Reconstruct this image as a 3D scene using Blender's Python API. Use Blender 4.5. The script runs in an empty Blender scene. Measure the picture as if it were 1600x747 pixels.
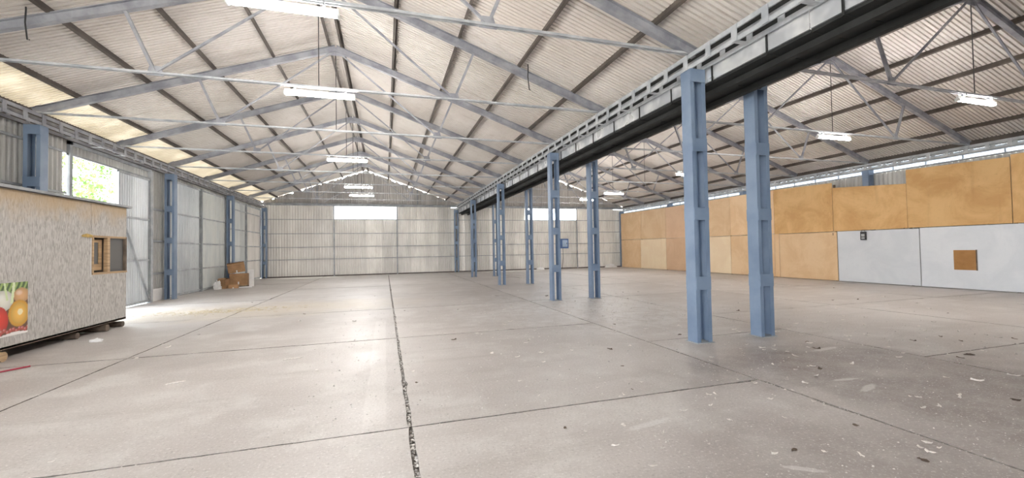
import bpy, math, random
from mathutils import Vector, Matrix
R = random.Random(7)
S = bpy.context.scene
COL = S.collection

# ------------------------------------------------------------------ camera
def setup_camera():
    yaw, pitch, roll = map(math.radians, (16.93, 1.4155, 1.0027))
    fw = Vector((math.sin(yaw)*math.cos(pitch), math.cos(yaw)*math.cos(pitch), math.sin(pitch)))
    rt = Vector((math.cos(yaw), -math.sin(yaw), 0)); up = rt.cross(fw)
    r2 = math.cos(roll)*rt - math.sin(roll)*up
    u2 = math.sin(roll)*rt + math.cos(roll)*up
    cd = bpy.data.cameras.new('camera'); cam = bpy.data.objects.new('camera', cd); COL.objects.link(cam)
    m = Matrix((r2, u2, -fw)).transposed().to_4x4(); m.translation = (0, 0, 1.551)
    cam.matrix_world = m
    cd.sensor_fit = 'HORIZONTAL'; cd.sensor_width = 36.0; cd.lens = 652.67/1600*36.0
    cd.clip_start = .05; cd.clip_end = 500
    S.camera = cam
setup_camera()

# ------------------------------------------------------------------ light
w = bpy.data.worlds.new('sky'); S.world = w; w.use_nodes = True
bg = w.node_tree.nodes['Background']
bg.inputs[0].default_value = (.90, .955, 1.0, 1)
bg.inputs[1].default_value = 3.6
sd = bpy.data.lights.new('sun', 'SUN'); so = bpy.data.objects.new('sun', sd); COL.objects.link(so)
sd.energy = 16; sd.angle = math.radians(.6); sd.color = (1, .95, .87)
so.rotation_euler = Vector((-.625, -.20, -.753)).to_track_quat('-Z', 'Y').to_euler()
so.location = (30, 40, 40)
S.view_settings.view_transform = 'Standard'; S.view_settings.look = 'None'
S.view_settings.gamma = 1; S.view_settings.use_curve_mapping = False
S.view_settings.exposure = 1.84
S.cycles.diffuse_bounces = 8; S.cycles.max_bounces = 10; S.cycles.transparent_max_bounces = 12
S.cycles.use_denoising = True
S.cycles.sample_clamp_indirect = 12

def portal(name, loc, normal, sx, sy):      # tells the renderer where daylight comes in; gives off no light itself
    ld = bpy.data.lights.new(name, 'AREA'); ld.shape = 'RECTANGLE'; ld.size = sx; ld.size_y = sy
    ld.cycles.is_portal = True
    o = bpy.data.objects.new(name, ld); COL.objects.link(o); o.location = loc
    o.rotation_euler = Vector(normal).to_track_quat('-Z', 'Z' if abs(normal[2]) < .5 else 'Y').to_euler()

XL, XA, XB, XR, Y0 = -7.245, 4.88, 6.18, 18.305, 5.644
YB, YF = 29.8, -6.2
XM1, XM2 = (XL+XA)/2, (XB+XR)/2
SL = .351; TH = math.atan(SL); CT = math.cos(TH)
ZAP = 6.88                 # rafter centre line at the ridge
ZROOF = 7.085              # underside of the roof sheets at the ridge
portal('portal_front', (-4.0, YF, 2.1), (0, 1, 0), 5.0, 4.2)
portal('portal_side_bay', (-7.53, -2.5, 2.1), (1, 0, 0), 6.0, 4.2)
portal('portal_side_door', (-7.53, 14.05, 2.0), (1, 0, 0), 1.8, 4.1)
portal('portal_back_window', (-1.2, YB, 4.1), (0, -1, 0), 4.0, .8)
portal('portal_back_window_other', (12.2, YB, 4.1), (0, -1, 0), 4.2, .8)

# ------------------------------------------------------------------ materials
class NT:
    def __init__(s, name):
        s.m = bpy.data.materials.new(name); s.m.use_nodes = True
        s.t = s.m.node_tree; s.p = s.t.nodes['Principled BSDF']; s.out = s.t.nodes['Material Output']
        g = s.t.nodes.new('ShaderNodeNewGeometry'); s.pos = g.outputs['Position']
    def link(s, a, b): s.t.links.new(a, b)
    def put(s, sock, v):
        if isinstance(v, bpy.types.NodeSocket): s.link(v, sock)
        elif isinstance(v, (tuple, list)) and len(v) == 3 and sock.type == 'RGBA': sock.default_value = (*v, 1)
        else: sock.default_value = v
    def noise(s, scale, detail=4, rough=.55, vec=None, dist=0):
        n = s.t.nodes.new('ShaderNodeTexNoise'); n.inputs['Scale'].default_value = scale
        n.inputs['Detail'].default_value = detail; n.inputs['Roughness'].default_value = rough
        n.inputs['Distortion'].default_value = dist
        s.link(vec or s.pos, n.inputs['Vector']); return n.outputs[0]
    def voro(s, scale, vec=None, feat='F1', out='Distance'):
        n = s.t.nodes.new('ShaderNodeTexVoronoi'); n.feature = feat; n.inputs['Scale'].default_value = scale
        s.link(vec or s.pos, n.inputs['Vector']); return n.outputs[out]
    def scaled(s, v, vec=None):
        n = s.t.nodes.new('ShaderNodeVectorMath'); n.operation = 'MULTIPLY'
        s.link(vec or s.pos, n.inputs[0]); n.inputs[1].default_value = v; return n.outputs[0]
    def sep(s, vec=None):
        n = s.t.nodes.new('ShaderNodeSeparateXYZ'); s.link(vec or s.pos, n.inputs[0]); return n.outputs
    def math(s, op, a, b=0., c=None, clamp=False):
        n = s.t.nodes.new('ShaderNodeMath'); n.operation = op; n.use_clamp = clamp
        s.put(n.inputs[0], a); s.put(n.inputs[1], b)
        if c is not None: s.put(n.inputs[2], c)
        return n.outputs[0]
    def ramp(s, f, a=0., b=1., lo=0., hi=1.):
        n = s.t.nodes.new('ShaderNodeMapRange'); n.interpolation_type = 'SMOOTHSTEP'
        s.put(n.inputs[0], f)
        for i, v in enumerate((a, b, lo, hi)): n.inputs[1+i].default_value = v
        return n.outputs[0]
    def mix(s, f, a, b, mode='MIX'):
        n = s.t.nodes.new('ShaderNodeMix'); n.data_type = 'RGBA'; n.blend_type = mode
        s.put(n.inputs[0], f); s.put(n.inputs[6], a); s.put(n.inputs[7], b); return n.outputs[2]
    def rnd(s):
        n = s.t.nodes.new('ShaderNodeObjectInfo'); return n.outputs['Random']
    def bump(s, h, strength=.3, dist=.02):
        n = s.t.nodes.new('ShaderNodeBump'); n.inputs['Strength'].default_value = strength
        n.inputs['Distance'].default_value = dist; s.link(h, n.inputs['Height']); s.link(n.outputs[0], s.p.inputs['Normal'])
    def done(s, col, rough=.6, metal=0., spec=.5):
        s.put(s.p.inputs['Base Color'], col); s.put(s.p.inputs['Roughness'], rough)
        s.put(s.p.inputs['Metallic'], metal); s.put(s.p.inputs['Specular IOR Level'], spec); return s.m

def vmul(c, k): return tuple(min(1, x*k) for x in c)
def simple(name, c, rough=.6, metal=0., scale=3., var=.18, c2=None, bumpk=0., objvar=0., spec=.5, stretch=None):
    n = NT(name); v = n.scaled(stretch) if stretch else None
    f = n.ramp(n.noise(scale, 5, .6, v), .3, .7)
    col = n.mix(f, vmul(c, 1-var), c2 or vmul(c, 1+var*.6))
    if objvar:
        k = n.math('MULTIPLY_ADD', n.rnd(), objvar, 1-objvar*.6)
        cc = n.t.nodes.new('ShaderNodeCombineColor'); [n.link(k, cc.inputs[i]) for i in range(3)]
        col = n.mix(1., col, cc.outputs[0], 'MULTIPLY')
    if bumpk: n.bump(n.noise(scale*12, 3, .6, v), bumpk, .01)
    return n.done(col, rough, metal, spec)

M = {}
SMEARS = [(2.75, 2.22, -.6, .16, .035), (4.95, 3.22, .35, .22, .05), (5.0, 3.5, -.1, .2, .04), (2.2, 3.2, .2, .3, .05), (6.2, 4.6, .1, .35, .06)]
def floor_material():
    n = NT('concrete')
    big = n.noise(.22, 4, .6); mid = n.noise(1.3, 5, .65); fine = n.noise(42, 6, .75)
    st = n.noise(1.0, 4, .6, n.scaled((.35, 2.6, 1)))
    col = n.mix(n.ramp(big, .35, .68), (.43, .395, .375), (.54, .505, .485))
    col = n.mix(n.math('MULTIPLY', n.ramp(mid, .45, .65), .6), col, (.62, .60, .575))
    col = n.mix(n.math('MULTIPLY', n.ramp(st, .5, .75), .42), col, (.36, .33, .305))
    x, y, z = n.sep()
    # brown oily stain with its own ragged outline, near the twin columns
    wob = n.math('MULTIPLY_ADD', n.noise(.8, 4, .6), 2.6, -1.3)
    def blob(cx, cy, rx, ry):
        dx = n.math('MULTIPLY', n.math('SUBTRACT', x, cx), 1/rx); dy = n.math('MULTIPLY', n.math('SUBTRACT', y, cy), 1/ry)
        d = n.math('SQRT', n.math('ADD', n.math('MULTIPLY', dx, dx), n.math('MULTIPLY', dy, dy)))
        return n.ramp(n.math('ADD', d, n.math('MULTIPLY', wob, .6)), .35, 1.25, 1., 0.)
    stain = n.math('MAXIMUM', n.math('MAXIMUM', blob(5.9, 2.6, 2.3, 1.7), blob(5.3, 4.1, 1.8, 1.1)), n.math('MULTIPLY', blob(3.6, 1.9, 2.2, 1.2), .7))
    stain = n.math('MULTIPLY', stain, n.ramp(n.noise(3.5, 6, .7), .25, .62, .6, 1.))
    col = n.mix(n.math('MULTIPLY', stain, .85), col, (.19, .155, .14))
    col = n.mix(n.math('MULTIPLY', n.math('MULTIPLY', blob(5.2, 10.5, 3.2, 4.5), n.ramp(n.noise(4, 5, .7), .35, .6)), .5), col, (.72, .72, .72))
    # yellowish straw dust
    col = n.mix(n.math('MULTIPLY', blob(-3.2, 13.2, 4.2, 1.8), .32), col, (.60, .50, .33))
    def smear(cx, cy, ax, L, W):
        ca, sa = math.cos(ax), math.sin(ax)
        dx = n.math('SUBTRACT', x, cx); dy = n.math('SUBTRACT', y, cy)
        u = n.math('MULTIPLY', n.math('ADD', n.math('MULTIPLY', dx, ca), n.math('MULTIPLY', dy, sa)), 1/L)
        v = n.math('MULTIPLY', n.math('SUBTRACT', n.math('MULTIPLY', dy, ca), n.math('MULTIPLY', dx, sa)), 1/W)
        d = n.math('SQRT', n.math('ADD', n.math('MULTIPLY', u, u), n.math('MULTIPLY', v, v)))
        return n.ramp(n.math('ADD', d, n.math('MULTIPLY_ADD', n.noise(14, 4, .7), .9, -.45)), .6, 1.05, 1., 0.)
    for a in SMEARS: col = n.mix(n.math('MULTIPLY', smear(*a), .5), col, (.68, .67, .65))
    # smooth pale repair strip beside the long joint
    def band(v, a, b, e): return n.math('MULTIPLY', n.ramp(v, a-e, a+e), n.ramp(v, b-e, b+e, 1., 0.))
    xs = n.math('ADD', x, n.math('MULTIPLY_ADD', n.noise(1.5, 2), .05, -.025))
    ys = n.math('ADD', y, n.math('MULTIPLY_ADD', n.noise(6, 2), .5, -.25))
    strip = n.math('MULTIPLY', band(xs, -.21, 0.0, .012), band(ys, 3.95, 9.8, .15))
    col = n.mix(n.math('MULTIPLY', strip, .22), col, (.74, .71, .68))
    # speckle and slab tone
    col = n.mix(n.math('MULTIPLY', n.ramp(fine, .54, .68), .6), col, (.80, .78, .75))
    col = n.mix(n.math('MULTIPLY', n.ramp(fine, .45, .32), .7), col, (.22, .2, .19))
    k = n.math('MULTIPLY_ADD', n.rnd(), .12, .93)
    cc = n.t.nodes.new('ShaderNodeCombineColor'); [n.link(k, cc.inputs[i]) for i in range(3)]
    col = n.mix(1., col, cc.outputs[0], 'MULTIPLY')
    n.bump(n.math('ADD', n.math('MULTIPLY', mid, .5), n.math('MULTIPLY', fine, .4)), .15, .01)
    n.done(col, n.ramp(mid, .3, .8, .42, .68), 0, .5)
    return n.m
M['floor'] = floor_material()
M['dirt'] = simple('joint_dirt', (.25, .23, .21), .95, scale=20, var=.4)

def roof_material():
    n = NT('fibre_cement')
    a = n.noise(.5, 4, .6); b = n.noise(5, 5, .65); s_ = n.noise(2.2, 3, .6, n.scaled((.25, 3, .25)))
    col = n.mix(n.ramp(a, .3, .7), (.71, .665, .62), (.81, .775, .74))
    col = n.mix(n.math('MULTIPLY', n.ramp(b, .5, .75), .3), col, (.50, .43, .38))
    col = n.mix(n.math('MULTIPLY', n.ramp(s_, .58, .72), .35), col, (.44, .37, .31))
    k = n.math('MULTIPLY_ADD', n.rnd(), .14, .9)
    cc = n.t.nodes.new('ShaderNodeCombineColor'); [n.link(k, cc.inputs[i]) for i in range(3)]
    col = n.mix(1., col, cc.outputs[0], 'MULTIPLY')
    return n.done(col, .85, 0, .3)
M['roof'] = roof_material()
def skylight_material():
    n = NT('translucent_sheet'); t = n.t
    c = n.mix(n.ramp(n.noise(1.5, 4), .3, .7), (.66, .62, .54), (.78, .75, .69)); n.done(c, .6)
    tl = t.nodes.new('ShaderNodeBsdfTranslucent'); n.link(c, tl.inputs[0])
    mx = t.nodes.new('ShaderNodeMixShader'); mx.inputs[0].default_value = .25
    n.link(n.p.outputs[0], mx.inputs[1]); n.link(tl.outputs[0], mx.inputs[2]); n.link(mx.outputs[0], n.out.inputs[0]); return n.m
M['skylight'] = skylight_material()
def sheet_material(name, c, c2, rust=.35, rough=.5, metal=.15):
    n = NT(name)
    a = n.noise(1.2, 4, .6, n.scaled((1.6, 1.6, .5))); b = n.noise(3, 5, .7, n.scaled((3, 3, .35)))
    col = n.mix(n.ramp(a, .3, .7), c, c2)
    col = n.mix(n.math('MULTIPLY', n.ramp(b, .56, .74), rust), col, (.34, .27, .20))
    k = n.math('MULTIPLY_ADD', n.rnd(), .3, .80)
    cc = n.t.nodes.new('ShaderNodeCombineColor'); [n.link(k, cc.inputs[i]) for i in range(3)]
    col = n.mix(1., col, cc.outputs[0], 'MULTIPLY')
    return n.done(col, rough, metal, .4)
M['cream'] = sheet_material('cream_sheet', (.68, .66, .63), (.82, .80, .765), .36, .6, .0)
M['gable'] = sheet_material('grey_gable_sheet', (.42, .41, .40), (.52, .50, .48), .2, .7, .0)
M['galv'] = sheet_material('galvanised_sheet', (.62, .66, .69), (.78, .81, .83), .18, .42, .25)
M['wallgrey'] = sheet_material('grey_wall_sheet', (.47, .47, .46), (.60, .60, .58), .3, .6, .05)
M['doorwhite'] = sheet_material('pale_door_sheet', (.66, .70, .70), (.80, .82, .80), .15, .5, .05)
M['blue'] = simple('blue_grey_paint', (.17, .24, .36), .45, scale=1.6, var=.10, c2=(.215, .285, .395), bumpk=.05)
M['steel'] = simple('grey_truss_paint', (.29, .30, .345), .55, scale=2.5, var=.2, c2=(.40, .41, .445))
M['girder'] = simple('pale_girder_paint', (.42, .45, .49), .55, scale=3, var=.2, c2=(.56, .58, .60))
M['purlin'] = simple('brown_purlin', (.11, .092, .08), .7, scale=2, var=.3)
M['girt'] = simple('girt_paint', (.34, .36, .38), .6, scale=3, var=.25)
def zinc_material():
    n = NT('gutter_zinc'); a = n.noise(1.6, 3, .5)
    n.bump(n.noise(2.4, 2, .5), .6, .05)
    return n.done(n.mix(n.ramp(a, .4, .62), (.52, .54, .57), (.88, .89, .90)), n.ramp(a, .35, .7, .45, .25), .5)
M['gutter'] = zinc_material()
M['gutterdark'] = simple('tar_and_shade_black', (.018, .019, .019), .8, scale=3, var=.4)  # near-black also puts the unlit underside of the gutter into the colour
M['frame'] = simple('window_frame', (.5, .5, .5), .5)
M['lampbody'] = simple('lamp_housing', (.8, .8, .8), .4)
M['wood'] = simple('sawn_wood', (.50, .345, .20), .7, scale=4, var=.3, stretch=(1, .3, 6), bumpk=.2)
M['darkwood'] = simple('old_wood', (.16, .12, .09), .8, scale=5, var=.35)
M['card'] = simple('cardboard', (.42, .245, .125), .8, scale=3, var=.22, objvar=.3)
M['white'] = simple('white_board', (.78, .77, .76), .6, var=.08)
M['black'] = simple('black_plastic', (.02, .02, .022), .4)
M['label'] = simple('pale_label', (.5, .5, .5), .5)
M['roofing'] = simple('bitumen_felt', (.10, .105, .12), .7, scale=6, var=.3)
M['red'] = simple('red_paint', (.36, .03, .06), .45, var=.15)
M['boxblue'] = simple('switchbox_blue', (.10, .17, .34), .4)
M['boxface'] = simple('switchbox_face', (.42, .52, .66), .4)
M['leafpale'] = simple('dry_leaf', (.74, .70, .66), .8, scale=30, var=.2, objvar=.35)
M['leafdark'] = simple('dark_leaf', (.12, .085, .06), .8, scale=30, var=.3, objvar=.5)
M['grit'] = simple('grit', (.60, .575, .55), .85, scale=18, var=.5)
M['straw'] = simple('straw', (.60, .50, .30), .8, var=.3)
M['bag'] = simple('white_plastic', (.82, .82, .82), .45, var=.06)
M['earth'] = simple('yard_ground', (.55, .53, .49), .9, scale=.6, var=.25)
M['bark'] = simple('bark', (.17, .12, .08), .9, scale=8, var=.4)
M['wire'] = simple('dark_wire', (.04, .04, .04), .6)
M['foam'] = simple('yellow_foam', (.66, .46, .16), .8, scale=25, var=.25)

def osb_material():
    n = NT('weathered_osb')
    v1 = n.voro(1., n.scaled((62, 62, 11)), out='Color'); v2 = n.voro(1., n.scaled((60, 60, 16)), out='Color')
    f1 = n.sep(v1)[0]; f2 = n.sep(v2)[1]
    col = n.mix(f1, (.42, .405, .385), (.60, .58, .555))
    col = n.mix(n.math('MULTIPLY', n.ramp(f2, .74, .9), .38), col, (.2, .175, .155))
    col = n.mix(n.math('MULTIPLY', n.ramp(n.noise(1.4, 4), .5, .75), .35), col, (.52, .50, .48))
    z = n.sep()[2]
    edge = n.math('MULTIPLY', n.ramp(n.math('ADD', z, n.math('MULTIPLY', n.noise(2.2, 3), .7)), 2.5, 2.95), .8)
    col = n.mix(edge, col, (.52, .38, .22))      # unweathered wood where the roof felt covers the board
    n.bump(f1, .5, .006)
    return n.done(col, .8, 0, .3)
M['osb'] = osb_material()
def board_material(name, c, c2, dark):
    n = NT(name)
    a = n.noise(.9, 5, .65, None, .6); b = n.noise(9, 5, .7); s_ = n.noise(4, 4, .6, n.scaled((1, 1, .12)))
    col = n.mix(n.ramp(a, .35, .65), c, c2)
    col = n.mix(n.math('MULTIPLY', n.ramp(b, .56, .75), .35), col, dark)
    col = n.mix(n.math('MULTIPLY', n.ramp(s_, .6, .78), .25), col, dark)
    k = n.math('MULTIPLY_ADD', n.rnd(), .14, .9)
    cc = n.t.nodes.new('ShaderNodeCombineColor'); [n.link(k, cc.inputs[i]) for i in range(3)]
    col = n.mix(1., col, cc.outputs[0], 'MULTIPLY')
    return n.done(col, .55, 0, .4)
M['orange'] = board_material('orange_board', (.60, .345, .13), (.74, .475, .21), (.38, .20, .075))
M['tan'] = board_material('tan_board', (.74, .50, .28), (.82, .59, .36), (.58, .36, .18))
M['lighttan'] = board_material('light_board', (.84, .66, .45), (.88, .72, .50), (.68, .48, .28))
M['pinktan'] = board_material('pinkish_board', (.68, .45, .28), (.74, .51, .33), (.54, .33, .18))
M['whiteboard'] = board_material('white_painted_board', (.66, .69, .73), (.72, .745, .78), (.58, .61, .65))
M['patch'] = board_material('brown_patch', (.34, .165, .05), (.44, .23, .08), (.2, .09, .03))

def emission_material(name, c, e):
    n = NT(name); n.p.inputs['Emission Color'].default_value = (*c, 1); n.p.inputs['Emission Strength'].default_value = e
    return n.done((.9, .9, .9), .4)
M['tube'] = emission_material('lit_tube', (1, .96, .92), 85)
def pane_material(name, tint, diff):
    n = NT(name); t = n.t
    tr = t.nodes.new('ShaderNodeBsdfTransparent'); tr.inputs[0].default_value = (*tint, 1)
    mx = t.nodes.new('ShaderNodeMixShader'); mx.inputs[0].default_value = diff
    n.done((.75, .77, .78), .25); n.link(tr.outputs[0], mx.inputs[1]); n.link(n.p.outputs[0], mx.inputs[2])
    n.link(mx.outputs[0], n.out.inputs[0]); return n.m
M['pane'] = pane_material('window_pane', (.93, .95, .96), .12)
M['dirtypane'] = pane_material('dusty_pane', (.50, .47, .43), .22)
M['stripane'] = pane_material('dimmed_strip_pane', (.45, .48, .52), .35)  # tint added to dim the daylight through the strip windows
def foliage_material():
    n = NT('foliage'); t = n.t
    c = n.mix(n.ramp(n.noise(1.5), .35, .65), (.045, .10, .02), (.13, .21, .055))
    n.done(c, .6); tl = t.nodes.new('ShaderNodeBsdfTranslucent'); n.link(c, tl.inputs[0])
    mx = t.nodes.new('ShaderNodeMixShader'); mx.inputs[0].default_value = .45
    n.link(n.p.outputs[0], mx.inputs[1]); n.link(tl.outputs[0], mx.inputs[2]); n.link(mx.outputs[0], n.out.inputs[0]); return n.m
M['foliage'] = foliage_material()
def print_material():
    n = NT('poster_print'); a = n.t.nodes.new('ShaderNodeVertexColor'); a.layer_name = 'print'
    return n.done(a.outputs[0], .4)
M['print'] = print_material()

# ------------------------------------------------------------------ mesh helpers
class MB:
    def __init__(s): s.v = []; s.f = []; s.smooth = False
    def add(s, vs, fs):
        o = len(s.v); s.v += [tuple(p) for p in vs]; s.f += [tuple(i+o for i in f) for f in fs]; return s
    def box(s, x0, x1, y0, y1, z0, z1):
        return s.add([(x0,y0,z0),(x1,y0,z0),(x1,y1,z0),(x0,y1,z0),(x0,y0,z1),(x1,y0,z1),(x1,y1,z1),(x0,y1,z1)],
                     [(3,2,1,0),(4,5,6,7),(0,1,5,4),(1,2,6,5),(2,3,7,6),(3,0,4,7)])
    def prism(s, prof, o, a, b, d):     # polygon in the a/b plane, swept along d
        o, a, b, d = map(Vector, (o, a, b, d)); n = len(prof)
        p0 = [o+a*u+b*v for u, v in prof]; p1 = [p+d for p in p0]
        return s.add(p0+p1, [tuple(range(n-1, -1, -1)), tuple(range(n, 2*n))] + [(i, (i+1) % n, (i+1) % n+n, i+n) for i in range(n)])
    def bar(s, p, q, wa, wb, side=(0, 1, 0)):   # rectangular bar p to q; wa along side, wb across
        p, q = Vector(p), Vector(q); d = q-p; a = Vector(side); b = d.cross(a).normalized(); a = b.cross(d).normalized()
        h, k = wa/2, wb/2
        return s.prism([(-h,-k),(h,-k),(h,k),(-h,k)], p, a, b, d)
    def ibeam(s, p, q, dep, fl, t=.01, side=(0, 1, 0)):
        p, q = Vector(p), Vector(q); d = q-p; a = Vector(side); b = d.cross(a).normalized(); a = b.cross(d).normalized()
        F, D, h = fl/2, dep/2, t/2
        prof = [(-F,-D),(F,-D),(F,-D+t),(h,-D+t),(h,D-t),(F,D-t),(F,D),(-F,D),(-F,D-t),(-h,D-t),(-h,-D+t),(-F,-D+t)]
        return s.prism(prof, p, a, b, d)
    def tube(s, pts, r, n=8):
        rs = r if isinstance(r, (list, tuple)) else [r]*len(pts); pts = [Vector(p) for p in pts]; vs = []; fs = []
        for i, p in enumerate(pts):
            d = (pts[min(i+1, len(pts)-1)]-pts[max(i-1, 0)]).normalized()
            a = d.orthogonal().normalized(); b = d.cross(a)
            vs += [p+(a*math.cos(t*2*math.pi/n)+b*math.sin(t*2*math.pi/n))*rs[i] for t in range(n)]
        for i in range(len(pts)-1):
            fs += [(i*n+t, i*n+(t+1) % n, (i+1)*n+(t+1) % n, (i+1)*n+t) for t in range(n)]
        fs += [tuple(range(n-1, -1, -1)), tuple(range((len(pts)-1)*n, len(pts)*n))]
        return s.add(vs, fs)
    def wave(s, W, L0, L1, pitch, amp, th=.008, per=8, trap=False, ph=0.):   # corrugated sheet: x along W, z from L0 to L1 (L1 may be a function of x)
        n = max(2, int(round(W/pitch*per))); vs = []; XT = (0, .02, .32, .36)
        for i in range(n+1):
            x = W*i/n; t = (x/pitch+ph) % 1
            if trap == 'lobe': x = min(W, (i//per+XT[i % per])*pitch)
            if trap == 'lobe': y = amp if i % per in (1, 2) else -amp
            elif trap:
                y = amp*max(-1, min(1, 3.2*(4*abs(t-.5)-1)))
            else: y = amp*math.cos(2*math.pi*t)
            z1 = L1(x) if callable(L1) else L1
            vs += [(x,y-th/2,L0),(x,y-th/2,z1),(x,y+th/2,L0),(x,y+th/2,z1)]
        fs = []
        for i in range(n):
            a, b = 4*i, 4*i+4
            fs += [(a,b,b+1,a+1),(a+3,b+3,b+2,a+2),(a+1,b+1,b+3,a+3),(a+2,b+2,b,a)]
        fs += [(0,1,3,2),(4*n+2,4*n+3,4*n+1,4*n)]
        s.smooth = not trap
        return s.add(vs, fs)
    def mesh(s, name, mat):
        me = bpy.data.meshes.new(name); me.from_pydata(s.v, [], s.f); me.update()
        if s.smooth: me.shade_smooth()
        me.materials.append(M[mat] if isinstance(mat, str) else mat); return me
    def build(s, name, mat, parent=None, loc=None, rot=None):
        return put(name, s.mesh(name, mat), parent, loc, rot)
def put(name, me, parent=None, loc=None, rot=None):
    o = bpy.data.objects.new(name, me); COL.objects.link(o)
    if parent: o.parent = parent
    if loc is not None: o.location = loc
    if rot is not None: o.rotation_euler = rot
    return o
def tag(o, label, cat, group=None):
    o['label'] = label; o['category'] = cat
    if group: o['group'] = group
    return o
def thing(name, label, cat, loc=(0, 0, 0), rot=None, group=None):
    return tag(put(name, None, None, loc, rot), label, cat, group)
def struct(name, loc=(0, 0, 0)):
    o = put(name, None, None, loc); o['kind'] = 'structure'; return o
def lab(o, text): o['label'] = text; return o
def copy_tree(root, loc, label=None, group=None):
    r = root.copy(); COL.objects.link(r); r.location = loc
    if label: r['label'] = label
    for ch in root.children:
        c = ch.copy(); COL.objects.link(c); c.parent = r
        for g in ch.children:
            d = g.copy(); COL.objects.link(d); d.parent = c
    return r
ORD = ['first', 'second', 'third', 'fourth', 'fifth', 'sixth', 'seventh', 'eighth', 'ninth', 'tenth', 'eleventh', 'twelfth', 'thirteenth']

# ------------------------------------------------------------------ ground and floor slabs
gr = MB().box(-60, 60, -60, 90, -.5, -.14).build('ground', 'earth'); gr['kind'] = 'structure'
fl = MB().box(-7.6, 18.8, YF, YB+.2, -.13, -.035).build('floor', 'dirt'); fl['kind'] = 'structure'
XS = [-7.58, -3.75, .2, 4.1, 6.97, 10.9, 14.8, 18.75]
YS = [YF, -4.2, -.17, 3.83, 7.8, 11.8, 15.8, 19.8, 23.8, YB+.15]
YS2 = [YF, -.1, 5.95, 11.9, 17.9, 23.9, YB+.15]
def slab(x0, x1, y0, y1):
    g = .008; x0 += .015 if x0 == .2 else g; x1 -= .015 if x1 == .2 else g; y0 += g; y1 -= g
    def edge(p, q):
        p, q = Vector(p), Vector(q); L = (q-p).length; n = max(2, int(L/.11)); nn = Vector((-(q-p).y, (q-p).x)).normalized()
        out = []; rag = 0
        for i in range(n):
            rag = rag*.6+R.uniform(-.007, .007)
            if R.random() < .05: rag = R.uniform(0, .03)
            out.append(p.lerp(q, i/n)+nn*(abs(rag) if i else 0))
        return out
    loop = edge((x0, y0), (x1, y0))+edge((x1, y0), (x1, y1))+edge((x1, y1), (x0, y1))+edge((x0, y1), (x0, y0))
    dz = R.uniform(-.003, .0)
    o = MB().prism([(p.x, p.y) for p in loop], (0, 0, -.045), (1, 0, 0), (0, 1, 0), (0, 0, .045+dz)).build('slab', 'floor', fl)
    o.data.materials.append(M['dirt'])
    for p in o.data.polygons: p.material_index = 0 if abs(p.normal.z) > .5 else 1
for i in range(len(XS)-1):
    ys = YS2 if i == 3 else YS
    for j in range(len(ys)-1): slab(XS[i], XS[i+1], ys[j], ys[j+1])

# ------------------------------------------------------------------ roof
BAY = 3.02; NB = 12; PIT = BAY/32
ROWS = [.03, 1.47, 2.75, 4.07, 5.37, 6.44]
VALLEY = 6.708
sheets = []
for r in range(5):
    L = (ROWS[r+1]-ROWS[r])/CT+(.12 if r < 4 else 0)
    mb = MB().wave(BAY, 0, L, PIT, .032, .004, 4, 'lobe'); sheets.append(mb.mesh('roof_sheet', 'roof'))
valley_sheet = MB().wave(BAY, 0, (VALLEY-ROWS[4])/CT, PIT, .032, .004, 4, 'lobe').mesh('roof_sheet', 'roof')
eave_sheet = MB().wave(BAY, 0, (ROWS[5]-ROWS[4])/CT, PIT, .032, .004, 4, 'lobe').mesh('roof_sheet', 'skylight')
ridge_me = MB()
ridge_me.prism([(-.26, -.26*SL+.05), (0, .045), (.26, -.26*SL+.05), (.26, -.26*SL+.065), (0, .065), (-.26, -.26*SL+.065)], (0, 0, 0), (1, 0, 0), (0, 0, 1), (0, BAY, 0))
ridge_me = ridge_me.mesh('ridge_cap', 'roof')
C_PROF = [(-.028, 0), (.028, 0), (.028, .008), (-.020, .008), (-.020, .112), (.028, .112), (.028, .12), (-.028, .12)]
for XM in (XM1, XM2):
    root = struct('ceiling', (XM, 0, 0))
    for sgn in (-1, 1):
        dn = Vector((sgn*CT, 0, -math.sin(TH))); nrm = Vector((sgn*math.sin(TH), 0, CT))
        # local sheet axes: x -> along Y, z -> down slope, y -> normal
        ax = Vector((0, 1, 0)); rotm = Matrix((ax, nrm, dn)).transposed()
        if rotm.determinant() < 0:
            rotm = Matrix((-ax, nrm, dn)).transposed()
        flip = rotm.col[0].y < 0
        for r in range(5):
            for b in range(NB):
                yy = YF+b*BAY+(BAY if flip else 0)
                p = Vector((0, yy, ZROOF+.028))+dn*(ROWS[r]/CT)+nrm*(.012*(4-r)-.02)
                me = sheets[r]
                if r == 4 and (XM == XM1) == (sgn > 0): me = valley_sheet
                if r == 4 and XM == XM1 and sgn < 0: me = eave_sheet
                o = put('roof_sheet', me, root, p, rotm.to_euler())
        for off in (.18, 1.47, 2.75, 4.07, 5.37):
            q = Vector((sgn*off, YF, ZROOF-off*SL))-nrm*.125
            MB().prism(C_PROF, q, dn, nrm, (0, NB*BAY-.1, 0)).build('purlin', 'purlin', root)
    for b in range(NB): put('ridge_cap', ridge_me, root, (0, YF+b*BAY, ZROOF-.01))

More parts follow.
